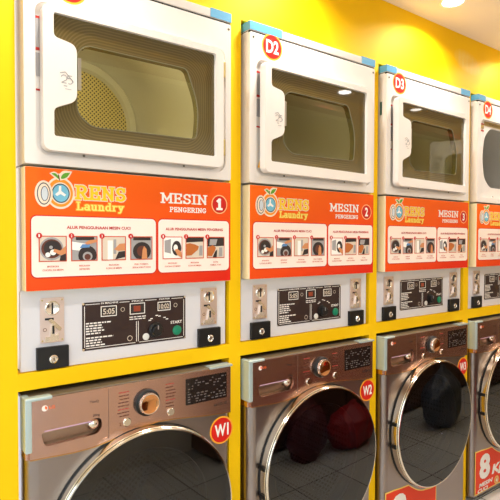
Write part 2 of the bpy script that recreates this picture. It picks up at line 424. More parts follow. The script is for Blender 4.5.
def door_frame_shapes():
    outer = rrect(.0445, .643, .232, .636, .022)
    # glass opening with the grip cut out of its left side
    hole = fillet([(.612, .615, .008), (.074, .615, .008), (.074, .548, .012), (.138, .536, .022), (.138, .378, .022), (.074, .350, .012), (.074, .273, .008), (.613, .268, .008)], .01, 5)
    return outer, hole
INNER = fillet([(.166, .548, .02), (.505, .548, .018), (.552, .43, .16), (.542, .318, .018), (.185, .312, .02), (.140, .345, .03), (.140, .52, .03)], .02, 6)

def build_dryer_door(parent, px=0.0):
    outer, hole = door_frame_shapes()
    d = P('door', white_door, parent, outer, [hole], -.024, .008, bevel=.004)
    fo = rrect(.060, .625, .255, .628, .01)
    P('window_border', frit, d, fo, [INNER], -.012, -.008)
    P('window_pane', pane_m, d, INNER, (), -.011, -.011)
    # thin rim of the dished pane
    s = .012
    cx = sum(p[0] for p in INNER) / len(INNER); cz = sum(p[1] for p in INNER) / len(INNER)
    inn = [(p[0] + (cx - p[0]) * .012, p[1] + (cz - p[1]) * .02) for p in INNER]
    P('pane_rim', rimg, d, INNER, [inn], -.0135, .012)
    # back shell of the door ring
    ino = [(p[0] + (p[0] - cx) * .01, p[1] + (p[1] - cz) * .01) for p in INNER]
    P('door_liner', white, d, rrect(.058, .628, .25, .63, .02), [ino], -.0075, .008)
    B('latch', latchm, d, (.143, .153, -.018, -.0115, .413, .505), bevel=.001)
    # etched mark on the grip
    bm = NB()
    def stroke(pts, w=.0012):
        for (ax, az), (bx, bz) in zip(pts, pts[1:]):
            dx, dz = bx - ax, bz - az; l = math.hypot(dx, dz) or 1
            nx, nz = -dz / l * w, dx / l * w
            bm.faces.new([bm.verts.new((u, -.0246, v)) for u, v in ((ax + nx, az + nz), (bx + nx, bz + nz), (bx - nx, bz - nz), (ax - nx, az - nz))])
    stroke(arc(.101, .438, .008, .008, 170, -40, 8) + [(.094, .424)]); stroke([(.094, .424), (.108, .424)])
    stroke([(.124, .446), (.112, .446), (.111, .437)] + arc(.117, .431, .008, .008, 100, -120, 8))
    stroke([(.090, .45), (.105, .455), (.128, .43)]); stroke([(.100, .416), (.110, .416)]); stroke([(.104, .408), (.122, .408)], .0008)
    link('grip_mark', bm, t_grey, d)
    return d

def build_dryer(k):
    t = empty('tumble_dryer', (k * PITCH, 0, Z_OB), drlab[k], 'dryer', GD)
    h = bpy.data.objects.new('x', None)  # unused holder
    bpy.data.objects.remove(h)
    off = -Z_OB
    objs = []
    def fix(o): return o
    W = .69
    # front with the door recess
    bm = NB(); plate(bm, rrect(0, W, .1935, .739, .006, 3), [rrect(RX0, RX1, RZ0, RZ1, .032)], 0, .012)
    o = link('front_panel', bm, white, t, bevel=.003)
    bm = NB(); plate(bm, rrect(RX0 - .01, RX1 + .01, RZ0 - .01, RZ1 + .01, .032), [PORT], .012, .017)
    link('door_recess', bm, white, t)
    bm = NB()
    box(bm, 0, .004, .0115, .72, .1935, .742); box(bm, W - .004, W, .0115, .72, .1935, .742); box(bm, .004, W - .004, .716, .72, .1935, .742)
    box(bm, .004, W - .004, .0115, .716, .1935, .1975)
    link('cabinet', bm, white, t)
    link('lower_cabinet', box(NB(), .002, W - .002, .060, .715, -.396, .190), white, t)
    bm = NB(); box(bm, 0, W, 0, .72, .7445, .776); link('top_cap', bm, cap_m, t, bevel=.004)
    bm = NB(); box(bm, .001, W - .001, .0025, .718, .7385, .7450); link('cap_seam', bm, dark, t)
    # drum
    bm = NB(); lathe(bm, .347, .455, [(.275, .03), (.282, .045), (.282, .10), (.278, .11), (.278, .30), (.2785, .305), (.2785, .325), (.278, .33), (.278, .46), (.284, .48), (.284, .56), (.262, .60)], 72); link('drum', bm, dr_drum, t, smooth=True)
    bm = NB(); lathe(bm, .347, .455, [(.262, .60), (.25, .585), (.225, .585), (.215, .60)], 72); link('drum_back_ring', bm, dr_drum, t, smooth=True)
    bm = NB(); lathe(bm, .347, .455, [(.215, .60), (.02, .605)], 72, cap_last=True); link('air_plate', bm, perf_dryer, t)
    # lip between port and drum
    n = 60
    bm = NB(); plate(bm, rrect(.01, W - .01, .2, .735, .01), [PORT], .018, .024); link('port_lip', bm, white, t)
    for sx, sz in ((.014, .724), (.678, .724), (.014, .212), (.678, .212)):
        pass
    for sx in (.016, .680): link('screw', lathe(NB(), sx, .722, [(.0045, 0), (.004, -.0015), (.001, -.002)], 12, cap_last=True), screwm, t)
    for sx, sz in ((.165, .229), (.5, .229)): link('screw', lathe(NB(), sx, sz - .0, [(.004, .0), (.003, -.0015), (.001, -.002)], 12, cap_last=True), screwm, t)
    for z0, z1 in ((.548, .602), (.278, .334)): B('hinge', brass, t, (.648, .661, -.010, .012, z0, z1), bevel=.002)
    if k > 0:
        bm = NB(); box(bm, -.0012, (0, .152, .07, .075)[k], -.0012, .11, .7475, .7775); link('blue_tape_strip', bm, tape, t)
    bm = NB(); box(bm, .605, W + .0012, -.0012, .10, .7475, .7775); link('blue_tape_strip', bm, tape, t)
    if k == 2: B('blue_tape_strip', mat('teal_tape', (30, 90, 75), .5), t, (-.001, .0, .026, .036, .555, .615))
    cx, cz = {0: (.128, .708), 1: (.104, .704), 2: (.092, .708), 3: (.10, .706)}[k]
    badge(t, 'number_sticker', 'D%d' % (k + 1), cx, cz, .049, -.0005)
    # labels in the recess, seen past the door edge
    if k < 3:
        for z0, z1, m in ((.60, .607, stick_red), (.52, .60, t_grey), (.512, .52, stick_red), (.44, .505, t_grey), (.40, .405, stick_red)):
            B('warning_label', m, t, (.0345, .056, .0105, .012, z0, z1))
        if k == 1: P('warning_label', stick_yel, t, [(.0365, .25), (.060, .25), (.048, .285)], (), -.0012, -.0002)
        d = build_dryer_door(t)
        if k:      # these two doors stand slightly ajar
            M = Matrix.Translation((.652, 0, 0)) @ Matrix.Rotation(math.radians(1.0), 4, 'Z') @ Matrix.Translation((-.652, 0, 0))
            for o in [d] + list(d.children): o.data.transform(M)
    else:
        P('warning_label', stick_tan, t, rrect(.085, .34, .620, .643, .002), (), .0095, .012)
        P('warning_label', stick_white, t, rrect(.36, .56, .620, .643, .002), (), .0095, .012)
        for z0, z1, m in ((.622, .628, stick_red), (.60, .62, stick_tan), (.585, .592, stick_red), (.50, .582, stick_white)):
            B('warning_label', m, t, (.045, .078 if z0 > .58 else .062, .0095, .012, z0, z1))
        T('warning_label', ink, t, 'WARNING CAUTION', .13, .33, .626, .635, .009)
        # open door, swung out on its right hinge
        piv = bpy.data.objects.new('door_tmp', None)
        bpy.data.objects.remove(piv)
        d = build_dryer_door(t)
        hx, hy = .652, .0
        M = Matrix.Translation((hx, hy, 0)) @ Matrix.Rotation(math.radians(64), 4, 'Z') @ Matrix.Translation((-hx, -hy, 0))
        for o in [d] + list(d.children):
            o.data.transform(M)
    # drop all children into the empty's frame
    for o in [x for x in bpy.data.objects if x.parent == t]:
        o.location.z = off
    fill = bpy.data.lights.new('drum_fill_light', 'POINT'); fill.energy = DRUM_W[k]; fill.color = (1, .95, .82); fill.shadow_soft_size = .03  # unseen fill light added to brighten the drum interior, set per dryer
    lo = bpy.data.objects.new('drum_fill_light', fill); C.objects.link(lo); lo.location = (k * PITCH + .33, .10, .66)
    return t
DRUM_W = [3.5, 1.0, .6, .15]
for k in range(4): build_dryer(k)

# ------------------------------------------------------------------ signs
def photo_tile(parent, idx, x0, x1, z0, z1, y):
    w, h = x1 - x0, z1 - z0
    o = P('photo_tile', tile_edge, parent, [(x0, z0), (x1, z0), (x1, z1), (x0, z1)], (), y - .0004, y)
    X = lambda a: x0 + w * (.04 + .92 * a); Z = lambda a: z0 + h * (.04 + .92 * a)
    lay = [0]
    def shp(m, pts):
        lay[0] += 1; yy = y - .0004 - .00018 * lay[0]
        P('picture', m, o, [(X(a), Z(b)) for a, b in pts], (), yy, yy)
    def disc(m, a, b, r, r2=None): shp(m, [(min(1, max(0, a + r * math.cos(t * PI / 10))), min(1, max(0, b + (r2 or r) * math.sin(t * PI / 10)))) for t in range(20)])
    sq = [(0, 0), (1, 0), (1, 1), (0, 1)]
    if idx == 0:
        shp(t_beige, sq); disc(t_grey, .45, .5, .46, .48); disc(t_brown, .45, .5, .4, .4); disc(t_dark, .47, .52, .33); disc(pwhite, .3, .25, .1); disc(pwhite, .5, .35, .12); disc(t_grey, .42, .56, .07)
        shp(t_skin, [(1, .62), (.78, .42), (.55, .5), (.5, .38), (.66, .3), (.8, .22), (1, .3)]); shp(t_dark, [(1, .0), (.75, 0), (.78, .2), (1, .3)])
    elif idx == 1:
        shp(t_grey, sq); shp(t_dark, [(.15, .86), (.9, .86), (.9, 1), (.15, 1)]); shp(pwhite, [(0, .45), (.5, .38), (.6, .7), (0, .8)]); disc(t_dark, .62, .2, .38, .42); disc(t_grey, .62, .16, .2, .2); disc(t_brown, .62, .14, .13, .13)
        shp(t_blue, [(.3, .52), (.7, .55), (.72, .7), (.4, .68)]); shp(t_skin, [(1, .78), (.6, .66), (.5, .74), (.7, .86), (1, .9)])
    elif idx == 2:
        shp(t_beige, sq); shp(pwhite, [(.22, 0), (.45, 0), (.45, .85), (.22, .85)]); shp(t_grey, [(.48, .25), (.6, .25), (.6, .9), (.48, .9)])
        shp(t_skin, [(1, .72), (.75, .7), (.5, .45), (.7, .38), (1, .4)]); shp(t_dark, [(.55, 0), (1, .1), (1, .38), (.7, .34)])
    elif idx == 3:
        shp(t_grey, sq); shp(t_dark, [(.1, .86), (.95, .86), (.95, 1), (.1, 1)]); disc(t_dark, .52, .36, .44, .42); disc(t_brown, .52, .36, .25, .25); shp(t_skin, [(.5, 0), (.78, 0), (.74, .45), (.62, .6), (.54, .4)])
    elif idx == 4:
        shp(pwhite, sq); shp(t_grey, [(.06, .3), (.4, .22), (.4, .92), (.06, .84)]); disc(t_dark, .72, .48, .26, .36); disc(pwhite, .66, .5, .12, .16); shp(t_skin, [(1, 0), (.98, .3), (.75, .45), (.6, .4), (.75, .15)])
    elif idx == 5:
        shp(t_beige, sq); shp(t_dark, [(0, .76), (1, .8), (1, 1), (0, 1)]); shp(t_skin2, [(0, .1), (.3, .12), (.68, .4), (.74, .56), (.5, .66), (.2, .72), (0, .68)]); shp(t_grey, [(.74, .1), (.95, .1), (.95, .6), (.78, .6)])
    else:
        shp(t_beige, sq); shp(t_dark, [(0, .55), (1, .58), (1, 1), (0, 1)]); shp(t_grey, [(.1, .62), (.5, .62), (.6, .92), (.14, .92)]); shp(t_skin2, [(0, .08), (.25, .05), (.45, .35), (.5, .5), (.3, .62), (0, .5)]); shp(t_dark, [(.3, 0), (.55, 0), (.58, .4), (.45, .3)]); shp(t_grey, [(.68, .05), (.9, .05), (.9, .5), (.7, .5)])
    b = P('step_number_dot', card_red, parent, circ(x0 + .001, z1 - .0, .008, 16), (), y - .0026, y - .0018)
    T('step_digit', pwhite, b, str((idx if idx < 4 else idx - 4) + 1), x0 - .001, x0 + .003, z1 - .004, z1 + .004, y - .0029, bold=.02)
    return o

def build_sign():
    t = empty('instruction_sign', (0, 0, -.162), 'x', 'sign', 'orange dryer instruction signs')
    sh = link('sign_box', box(NB(), 0, .69, .0012, .0475, -.162, .186), sign_side, t, bevel=.003)
    link('sign_face', plate(NB(), rrect(.0015, .6885, -.1605, .1845, .002, 2), (), -.0005, .0012), sign_print, t)
    y = -.0006
    # instruction cards
    for nm, x0, x1 in (('instruction_card', .016, .396), ('instruction_card', .405, .681)):
        P('card_edge', card_red, t, rrect(x0 - .003, x1 + .003, -.126, .052, .017), (), y - .0003, y)
        P(nm, cream, t, rrect(x0, x1, -.123, .049, .015), (), y - .0007, y - .0003)
    yc = y - .0007
    T('card_heading', text_red, t, 'ALUR PENGGUNAAN MESIN CUCI', .113, .309, .014, .023, yc - .0005, bold=.03)
    T('card_heading', text_red, t, 'ALUR PENGGUNAAN MESIN PENGERING', .431, .655, .014, .023, yc - .0005, bold=.03)
    tiles = [(.035, .113), (.125, .204), (.216, .294), (.308, .384), (.420, .493), (.505, .577), (.589, .662)]
    caps = [('MASUKKAN', 'CUCIAN KE MESIN'), ('MASUKKAN', 'DETERGEN'), ('MASUKKAN', 'KOIN KE MESIN'), ('PILIH TOMBOL', 'SESUAI KEBUTUHAN'), ('MASUKKAN', 'CUCIAN KE MESIN'), ('MASUKKAN', 'KOIN KE MESIN'), ('PUTAR', 'TOMBOL START')]
    for i, (a, b) in enumerate(tiles):
        photo_tile(t, i, a, b, -.080, -.006, yc)
        c = (a + b) / 2; w1 = .0032 * len(caps[i][0]) * .62; w2 = .0032 * len(caps[i][1]) * .6
        bm = text_bm(caps[i][0], c - w1, c + w1, -.096, -.091, yc - .0005, bold=.02)
        text_bm(caps[i][1], c - w2, c + w2, -.106, -.101, yc - .0005, bold=.02, bm=bm)
        link('step_caption', bm, text_or, t)
    # emblem: orange with a washing-machine hatch for its middle
    e = P('fruit_emblem', logo_halo, t, circ(.096, .1165, .046, 40, .041), (), y - .0003, y)
    P('emblem_orange', logo_or, e, circ(.096, .1165, .040, 40, .0355), (), y - .0006, y - .0003)
    P('hatch_rim', logo_halo, e, circ(.097, .1155, .031, 40, .028), (), y - .0009, y - .0006)
    P('hatch_seal', logo_navy, e, circ(.097, .1155, .0275, 40, .025), (), y - .0012, y - .0009)
    P('hatch_water', logo_blue, e, circ(.097, .1155, .0245, 40, .022), (), y - .0015, y - .0012)
    P('hatch_suds', pwhite, e, [(.092, .136), (.098, .136), (.098, .122), (.112, .112), (.107, .107), (.096, .113), (.086, .107), (.081, .112), (.091, .121)], (), y - .0018, y - .0015)
    P('open_lid_halo', logo_halo, e, circ(.050, .112, .037, 32, .0245), (), y - .0018, y - .0012)
    P('open_lid_edge', logo_navy, e, circ(.050, .112, .031, 32, .0185), (), y - .0021, y - .0018)
    P('open_lid', logo_halo, e, circ(.050, .112, .028, 32, .016), (), y - .0024, y - .0021)
    P('open_lid_seal', logo_navy, e, circ(.052, .112, .021, 32, .0105), (), y - .0027, y - .0024)
    P('open_lid_glass', mat('logo_pale_grey', (215, 220, 225), .5), e, circ(.052, .112, .019, 32, .0085), (), y - .003, y - .0027)
    P('leaf_halo', logo_halo, e, fillet([(.090, .150), (.066, .170, .0), (.080, .178), (.092, .168), (.104, .182), (.130, .180, .0), (.118, .158)], .01), (), y - .0009, y - .0003)
    P('leaf', leaf_g, e, fillet([(.0925, .1545), (.071, .1705, .0), (.082, .1725), (.091, .1625)], .006), (), y - .0013, y - .0009)
    P('leaf', leaf_g, e, fillet([(.0945, .1545), (.104, .174), (.124, .176, .0), (.114, .160)], .01), (), y - .0013, y - .0009)
    P('stem', t_brown, e, [(.0925, .152), (.095, .152), (.092, .168), (.089, .168)], (), y - .0017, y - .0013)
    S('shop_name_halo', logo_halo, t, 'RENS', .139, .292, .103, .139, y - .0003, .20, .14, .0028)
    S('shop_name', logo_y, t, 'RENS', .139, .292, .103, .139, y - .0011, .22, .14)
    S('shop_word_halo', mat('logo_word_edge', (250, 150, 30), .45), t, 'Laundry', .142, .287, .0705, .0925, y - .0003, .2, .1, .0025)
    S('shop_word', mat('logo_pale_yellow', (255, 232, 110), .45), t, 'Laundry', .142, .287, .0705, .0925, y - .0012, .2, .1)
    S('heading', pwhite, t, 'MESIN', .415, .590, .1045, .134, y - .0004, .18, .1)
    S('subheading', pwhite, t, 'PENGERING', .447, .586, .0755, .090, y - .0004, .2, .12)
    bm = NB(); lathe(bm, .641, .107, [(.033, y - .0004), (.0295, y - .0004)], 40); link('number_circle', bm, mat('number_ring', (255, 190, 130), .45), t)
    P('number_circle_fill', card_red, t, circ(.641, .107, .029, 40), (), y - .0003, y)
    S('machine_number', pwhite, t, '1', .631, .650, .091, .124, y - .0008, .3, .1)
    for o in [x for x in bpy.data.objects if x.parent == t]: o.location.z = .162
    return t

def copy_tree(o, parent=None):
    c = o.copy(); C.objects.link(c)
    if parent: c.parent = parent
    for ch in list(o.children): copy_tree(ch, c)
    return c
sgl = ['orange sign box reading MESIN PENGERING 1, under the leftmost dryer',
       'orange sign box reading MESIN PENGERING 2, under the D2 dryer',
       'orange sign box reading MESIN PENGERING 3, under the D3 dryer',
       'orange sign box at right edge of photo, under the open D4 dryer']
sign0 = build_sign()
signs = [sign0] + [copy_tree(sign0) for _ in range(3)]
for k, s in enumerate(signs):
    s.location.x = k * PITCH; s['label'] = sgl[k]
    if k:
        for ch in s.children:
            if ch.name.startswith('machine_number'):
                bmx = text_bm(str(k + 1), .631, .651, .088, .127, -.0014, bold=.03)
                me = bpy.data.meshes.new('machine_number'); bmx.to_mesh(me); bmx.free(); me.materials.append(pwhite); ch.data = me

# ------------------------------------------------------------------ coin control panels
def build_console():
    t = empty('coin_control_panel', (0, 0, -.397), 'x', 'control panel', 'coin control panels under the signs')
    Y = .048
    link('panel_plate', plate(NB(), rrect(-.004, .699, -.3955, -.164, .002, 2), (), Y, .056), white_panel, t, bevel=.001)
    bd = P('display_board', board_br, t, rrect(.173, .532, -.357, -.2095, .004, 3), (), Y - .0015, Y)
    yb = Y - .0016
    # white outline print
    bm = NB()
    def ln(x0, x1, z0, z1): box(bm, x0, x1, yb - .0004, yb, z0, z1)
    w = .0018
    ln(.183, .228, -.2165, -.2165 + w); ln(.292, .326, -.2165, -.2165 + w); ln(.38, .422, -.2165, -.2165 + w); ln(.478, .522, -.2165, -.2165 + w)
    ln(.179, .179 + w, -.347, -.221); ln(.524, .524 + w, -.347, -.221); ln(.183, .346, -.351, -.351 + w); ln(.36, .521, -.351, -.351 + w)
    ln(.349, .3508, -.347, -.281); ln(.3555, .3573, -.347, -.281)
    for x0, x1, z0, z1 in ((.231, .283, -.257, -.224), (.327, .38, -.258, -.222), (.426, .474, -.254, -.224)):
        ln(x0, x1, z1 - .0025, z1); ln(x0, x1, z0, z0 + .0025); ln(x0, x0 + .0025, z0, z1); ln(x1 - .0025, x1, z0, z1)
    link('outline_print', bm, pwhite, bd)
    for x0, x1, z0, z1, m in ((.234, .280, -.254, -.227, lcd), (.331, .376, -.254, -.226, lcd), (.340, .364, -.249, -.231, lcd_or), (.429, .471, -.251, -.227, lcd)):
        B('readout', m, bd, (x0, x1, yb - .0006 - (.0004 if m is lcd_or else 0), yb, z0, z1))
    T('readout_digits', t_beige, bd, '5:05', .238, .276, -.250, -.232, yb - .0009, bold=.02)
    T('readout_digits', t_beige, bd, '10:02', .432, .468, -.248, -.231, yb - .0009, bold=.02)
    T('print_text', pwhite, bd, 'IN MACHINE', .232, .288, -.2175, -.2115, yb - .0004, bold=.02)
    T('print_text', pwhite, bd, 'PRICE', .334, .374, -.2175, -.2125, yb - .0004, bold=.02)
    T('print_text', pwhite, bd, 'WATER', .430, .472, -.2175, -.2125, yb - .0004, bold=.02)
    T('print_text', pwhite, bd, 'START', .474, .518, -.302, -.292, yb - .0004, bold=.02)
    bm = NB()
    rnd = random.Random(3)
    for z in (-.272, -.280, -.288, -.296, -.304, -.317, -.325, -.333, -.341):
        x = .184
        end = .184 + rnd.uniform(.045, .062) + (.03 if z in (-.272, -.317) else 0)
        while x < end:
            l = rnd.uniform(.005, .014); box(bm, x, min(x + l, end), yb - .0003, yb, z - .0042, z); x += l + .0028
    link('fine_print', bm, pwhite, bd); bm = NB()
    for z in (-.265, -.272):
        x = .326
        while x < .384: l = rnd.uniform(.008, .014); box(bm, x, x + l, yb - .0003, yb, z - .003, z); x += l + .003
    for x, z in ((.393, -.281), (.399, -.276), (.418, -.267), (.428, -.270), (.447, -.276), (.456, -.282)):
        box(bm, x, x + .009, yb - .0003, yb, z - .003, z)
    link('fine_print', bm, pwhite, bd)
    for x, z in ((.303, -.239), (.493, -.239), (.327, -.334)):
        bm = NB(); lathe(bm, x, z, [(.009 if z < -.3 else .007, yb - .0004), (.007 if z < -.3 else .0055, yb - .0004)], 20); link('print_ring', bm, t_beige, bd)
    kn = link('dial_knob', lathe(NB(), .418, -.316, [(.026, Y - .002), (.0255, Y - .006), (.019, Y - .008), (.018, Y - .020), (.016, Y - .022)], 28, cap_last=True), knob_bl, t, smooth=True)
    B('knob_pointer', t_grey, kn, (.4165, .4195, Y - .0228, Y - .021, -.312, -.299))
    link('start_button', lathe(NB(), .498, -.325, [(.0165, Y - .0015), (.0165, Y - .005), (.014, Y - .007)], 24, cap_last=True), green_btn, t, smooth=True)
    link('white_button', lathe(NB(), .383, -.335, [(.0115, Y - .0015), (.0115, Y - .004), (.010, Y - .005)], 20, cap_last=True), stick_white, t, smooth=True)
    for x in (.176, .529):
        for z in (-.213, -.3535): link('panel_screw', lathe(NB(), x, z, [(.004, Y - .0015), (.0035, Y - .003)], 10, cap_last=True), coin_hi, t)
    for x0 in (.0495, .5915):
        c = link('coin_slot', plate(NB(), rrect(x0, x0 + .0685, -.319, -.187, .004, 3), (), Y - .005, Y), coin_m, t, bevel=.002)
        cx = x0 + .034
        yy = Y - .005
        link('coin_dial', lathe(NB(), cx, -.2175, [(.0215, yy), (.0215, yy - .003), (.0185, yy - .005), (.0165, yy - .0035)], 28, cap_last=True), coin_hi, c, smooth=True)
        B('slot_opening', black_pl, c, (cx - .0022, cx + .0018, yy - .0050, yy - .003, -.233, -.202))
        B('slot_opening', black_pl, c, (cx - .021, cx + .004, yy - .001, yy, -.252, -.246))
        P('coin_lever', ring_gold, c, fillet([(cx - .014, -.252), (cx - .004, -.247), (cx + .026, -.278), (cx + .020, -.287), (cx + .002, -.268)], .003, 3), (), yy - .005, yy - .001)
        P('return_cup', coin_hi, c, fillet([(cx - .022, -.300), (cx - .008, -.300), (cx - .002, -.262), (cx + .006, -.262), (cx + .006, -.298), (cx + .016, -.290), (cx + .016, -.314), (cx - .022, -.315)], .002, 2), (), yy - .007, yy)
        B('slot_opening', black_pl, c, (cx - .002, cx + .004, yy - .0078, yy - .004, -.292, -.268))
        bm = NB(); lathe(bm, cx - .021, -.280, [(.0055, yy - .0004), (.004, yy - .0004)], 14); link('stamped_ring', bm, t_brown, c)
        for sx in (.006, .0625):
            for sz in (-.312, -.194): link('slot_screw', lathe(NB(), x0 + sx, sz, [(.0028, yy), (.002, yy - .0015)], 8, cap_last=True), brass, c)
        kx = x0 - .012
        b = link('lock_box', box(NB(), kx, kx + .0915, Y - .014, Y, -.3935, -.3295), black_pl, t, bevel=.0015)
        link('lock_cylinder', lathe(NB(), kx + .046, -.3655, [(.0125, Y - .014), (.0125, Y - .018), (.009, Y - .021), (.0075, Y - .019)], 20, cap_last=True), coin_hi, b, smooth=True)
        B('keyhole', black_pl, b, (kx + .0445, kx + .0475, Y - .0195, Y - .018, -.370, -.361))
    for o in [x for x in bpy.data.objects if x.parent == t]: o.location.z = .397
    return t
cpl = ['white coin control panel under the MESIN PENGERING 1 sign', 'white coin control panel under the MESIN PENGERING 2 sign', 'white coin control panel under the MESIN PENGERING 3 sign', 'white coin control panel cut off by the right edge of the photo']
con0 = build_console()
for k, s in enumerate([con0] + [copy_tree(con0) for _ in range(3)]):
    s.location.x = k * PITCH; s['label'] = cpl[k]

# ------------------------------------------------------------------ washers
wl = ['steel washing machine with W1 sticker, nearest at lower left', 'steel washing machine with W2 sticker, below the D2 dryer',
      'steel washing machine with W3 sticker and orange sheet below its door', 'steel washing machine at right edge with orange 8 Kg sheet']
WX0, WX1 = .010, .681
DCX, DCZ, DR = .356, -.921, .311
def seam_pts():
    pts = [(.010, -.6345), (.06, -.637), (.13, -.641), (.19, -.639), (.256, -.628), (.30, -.618), (.34, -.611), (.40, -.607), (.46, -.610), (.52, -.617), (.58, -.624), (.64, -.629), (.681, -.631)]
    return pts

def stickerpts(g=0.0):
    tl = [(.012 + g, -1.186 - g), (.075, -1.187 - g), (.135, -1.192 - g), (.188, -1.194 - g)]
    cx, cz, r = DCX, DCZ, .337 + g
    low = [(.188 + .02 * i, -1.194 - g - .060 * math.sin(min(1, i / 7) * PI / 2)) for i in range(1, 8)]
    arcp = [(.36, -1.259 - g), (.39, -1.260 - g), (.418 - g, -1.258 - g)]
    rt = [(.418 - g, -1.43 + g), (.012 + g, -1.43 + g)]
    return tl + low + arcp + rt

def build_washer(k):
    t = empty('washing_machine', (k * PITCH, 0, FLOOR), wl[k], 'washing machine', 'steel front-loading washers in the lower row')
    off = -FLOOR
    bodyz0, ztop = FLOOR + .02, -.4654
    # cabinet shell with tub opening
    bm = NB()
    hole = circ(DCX, DCZ, .235, 64)
    low = [(WX0 + .021, bodyz0), (WX1 - .021, bodyz0)] + [(min(max(x, WX0 + .021), WX1 - .021), z - .0015) for x, z in reversed(seam_pts())]
    plate(bm, low, [hole], -.0015, .006)
    o = link('front_panel', bm, w_body, t)
    bm = NB()
    # rounded vertical front edges and sides
    def side(x, s, m=None):
        r = .034; prof = []
        for i in range(7):
            a = i / 6 * PI / 2
            prof.append((x + s * (r - r * math.sin(a)), -.0015 + r - r * math.cos(a)))
        return prof
    for x, s in ((WX0 - .012, 1), (WX1 + .012, -1)):
        pr = side(x, s) + [(x, .70)]
        for (ax, ay), (bx, by) in zip(pr, pr[1:]):
            v = [bm.verts.new(c) for c in ((ax, ay, bodyz0), (bx, by, bodyz0), (bx, by, ztop - .004), (ax, ay, ztop - .004))]
            bm.faces.new(v)
    box(bm, WX0 - .01, WX1 + .01, .695, .70, bodyz0, ztop - .004)
    box(bm, WX0 - .01, WX1 + .01, .01, .695, bodyz0, bodyz0 + .005)
    bmesh.ops.remove_doubles(bm, verts=bm.verts, dist=.00001)
    link('cabinet', bm, w_body, t, smooth=True)
    link('lid', box(NB(), WX0 - .012, WX1 + .012, .0, .70, ztop - .004, ztop + .004), mat('lid_brown_grey', (98, 84, 66), .35), t, bevel=.004)
    # control fascia
    slot = fillet([(.037, -.563, .006), (.170, -.561, .02), (.186, -.551, .012), (.210, -.553, .016), (.215, -.580, .02), (.200, -.600, .02), (.046, -.604, .015)], .01, 5)
    fa = [(WX0 - .004, ztop)] + [(x if 0 < i < 12 else x + (-.004 if i == 0 else .004), z) for i, (x, z) in enumerate(seam_pts())] + [(WX1 + .004, ztop)]
    f = P('control_fascia', w_fascia, t, fa, [slot], -.006, .010, bevel=.002)
    for sgn, x in ((1, WX0 - .014), (-1, WX1 + .014)):
        link('fascia_end', box(NB(), min(x, x + sgn * .014), max(x, x + sgn * .014), .004, .05, -.637, ztop), w_fascia, f, bevel=.004)
    sp = [(WX0 - .004, seam_pts()[0][1])] + seam_pts()[1:-1] + [(WX1 + .004, seam_pts()[-1][1])]
    P('seam_highlight', mat('highlight_gold', (205, 160, 95), .25, 1.0), f, [(x, z + .0022) for x, z in sp] + [(x, z - .0005) for x, z in reversed(sp)], (), -.0075, -.004)  # gold strip put in as the bright highlight along the seam
    # drawer grip scoop
    bm = NB(); plate(bm, slot, (), .030, .032)
    for (ax, az), (bx, bz) in zip(slot, slot[1:] + slot[:1]):
        bm.faces.new([bm.verts.new(c) for c in ((ax, .0098, az), (bx, .0098, bz), (bx, .030, bz), (ax, .030, az))])
    link('drawer_grip', bm, mat('grip_satin', (170, 146, 126), .3, .85), f)
    link('grip_thumb', lathe(NB(), .192, -.572, [(.020, .028), (.019, .012), (.014, .003), (.006, -.001)], 20, cap_last=True), chrome, f, smooth=True)
    B('drawer_edge_strip', w_pink, f, (.045, .185, -.0066, -.006, -.5605, -.5575))
    B('drawer_gap', mat('thin_gap', (110, 85, 72), .5), f, (.2335, .2350, -.0064, -.006, -.624, ztop + -.002))
    yy = -.0065
    em = P('brand_emblem', lg_w, f, circ(.047, -.4935, .0085, 20), (), yy - .0003, yy)
    P('emblem_face', lg_red, em, [(.047, -.4935), (.0475, -.4865), (.052, -.489), (.054, -.4935), (.051, -.4985)], (), yy - .0007, yy - .0004)
    T('brand_letters', lg_red, f, 'LG', .059, .075, -.498, -.489, yy, bold=.02)
    T('drawer_text', ink, f, 'ThinQ', .176, .203, -.506, -.497, yy)
    T('drawer_text', ink, f, '20kg', .185, .206, -.548, -.539, yy)
    T('drawer_text', ink, f, 'AI DD 10', .615, .668, -.598, -.588, yy)
    # programme print either side of the dial
    rnd = random.Random(5)
    for x0, x1, n in ((.262, .300, 8), (.428, .464, 8)):
        bmr, bmk = NB(), NB()
        for i in range(n):
            z = -.488 - i * .0105; x = x0 + (rnd.random() * .008 if x0 < .4 else 0)
            b = bmr if i in (0, 5) else bmk
            e = x1 - (0 if x0 < .4 else rnd.random() * .01)
            while x < e: l = rnd.uniform(.006, .013); box(b, x, min(x + l, e), yy - .0003, yy, z - .0028, z); x += l + .002
        link('programme_print', bmk, t_brown, f); link('programme_print', bmr, w_red, f)
    link('dial_base', lathe(NB(), .360, -.534, [(.0425, -.006), (.042, -.016), (.039, -.019), (.033, -.019)], 40, cap_last=True), black_pl, f, smooth=True)
    d = link('programme_dial', lathe(NB(), .360, -.534, [(.034, -.018), (.034, -.030), (.0325, -.033), (.030, -.033)], 40), coin_hi, f, smooth=True)
    link('dial_cap', lathe(NB(), .360, -.534, [(.030, -.0332), (.028, -.0322), (.001, -.0316)], 40, cap_last=True), mat('mirror_cap', (225, 160, 105), .08, 1.0), d, smooth=True)
    for x, z in ((.293, -.584), (.446, -.582)):
        link('round_button', lathe(NB(), x, z, [(.0135, -.006), (.0135, -.009), (.0115, -.011)], 24, cap_last=True), chrome, f, smooth=True)
    T('button_print', t_brown, f, '2', .268, .275, -.592, -.583, yy)
    ds = P('display_screen', w_disp, f, rrect(.503, .668, -.573, -.484, .003, 3), (), yy - .001, yy)
    bm = NB()
    for r in range(9):
        z = -.492 - r * .0088; x = .510
        while x < .662:
            l = rnd.uniform(.004, .013)
            if rnd.random() < .62: box(bm, x, min(x + l, .664), yy - .0014, yy - .001, z - .0034, z)
            x += l + .006
    link('screen_icons', bm, w_ticks, ds)
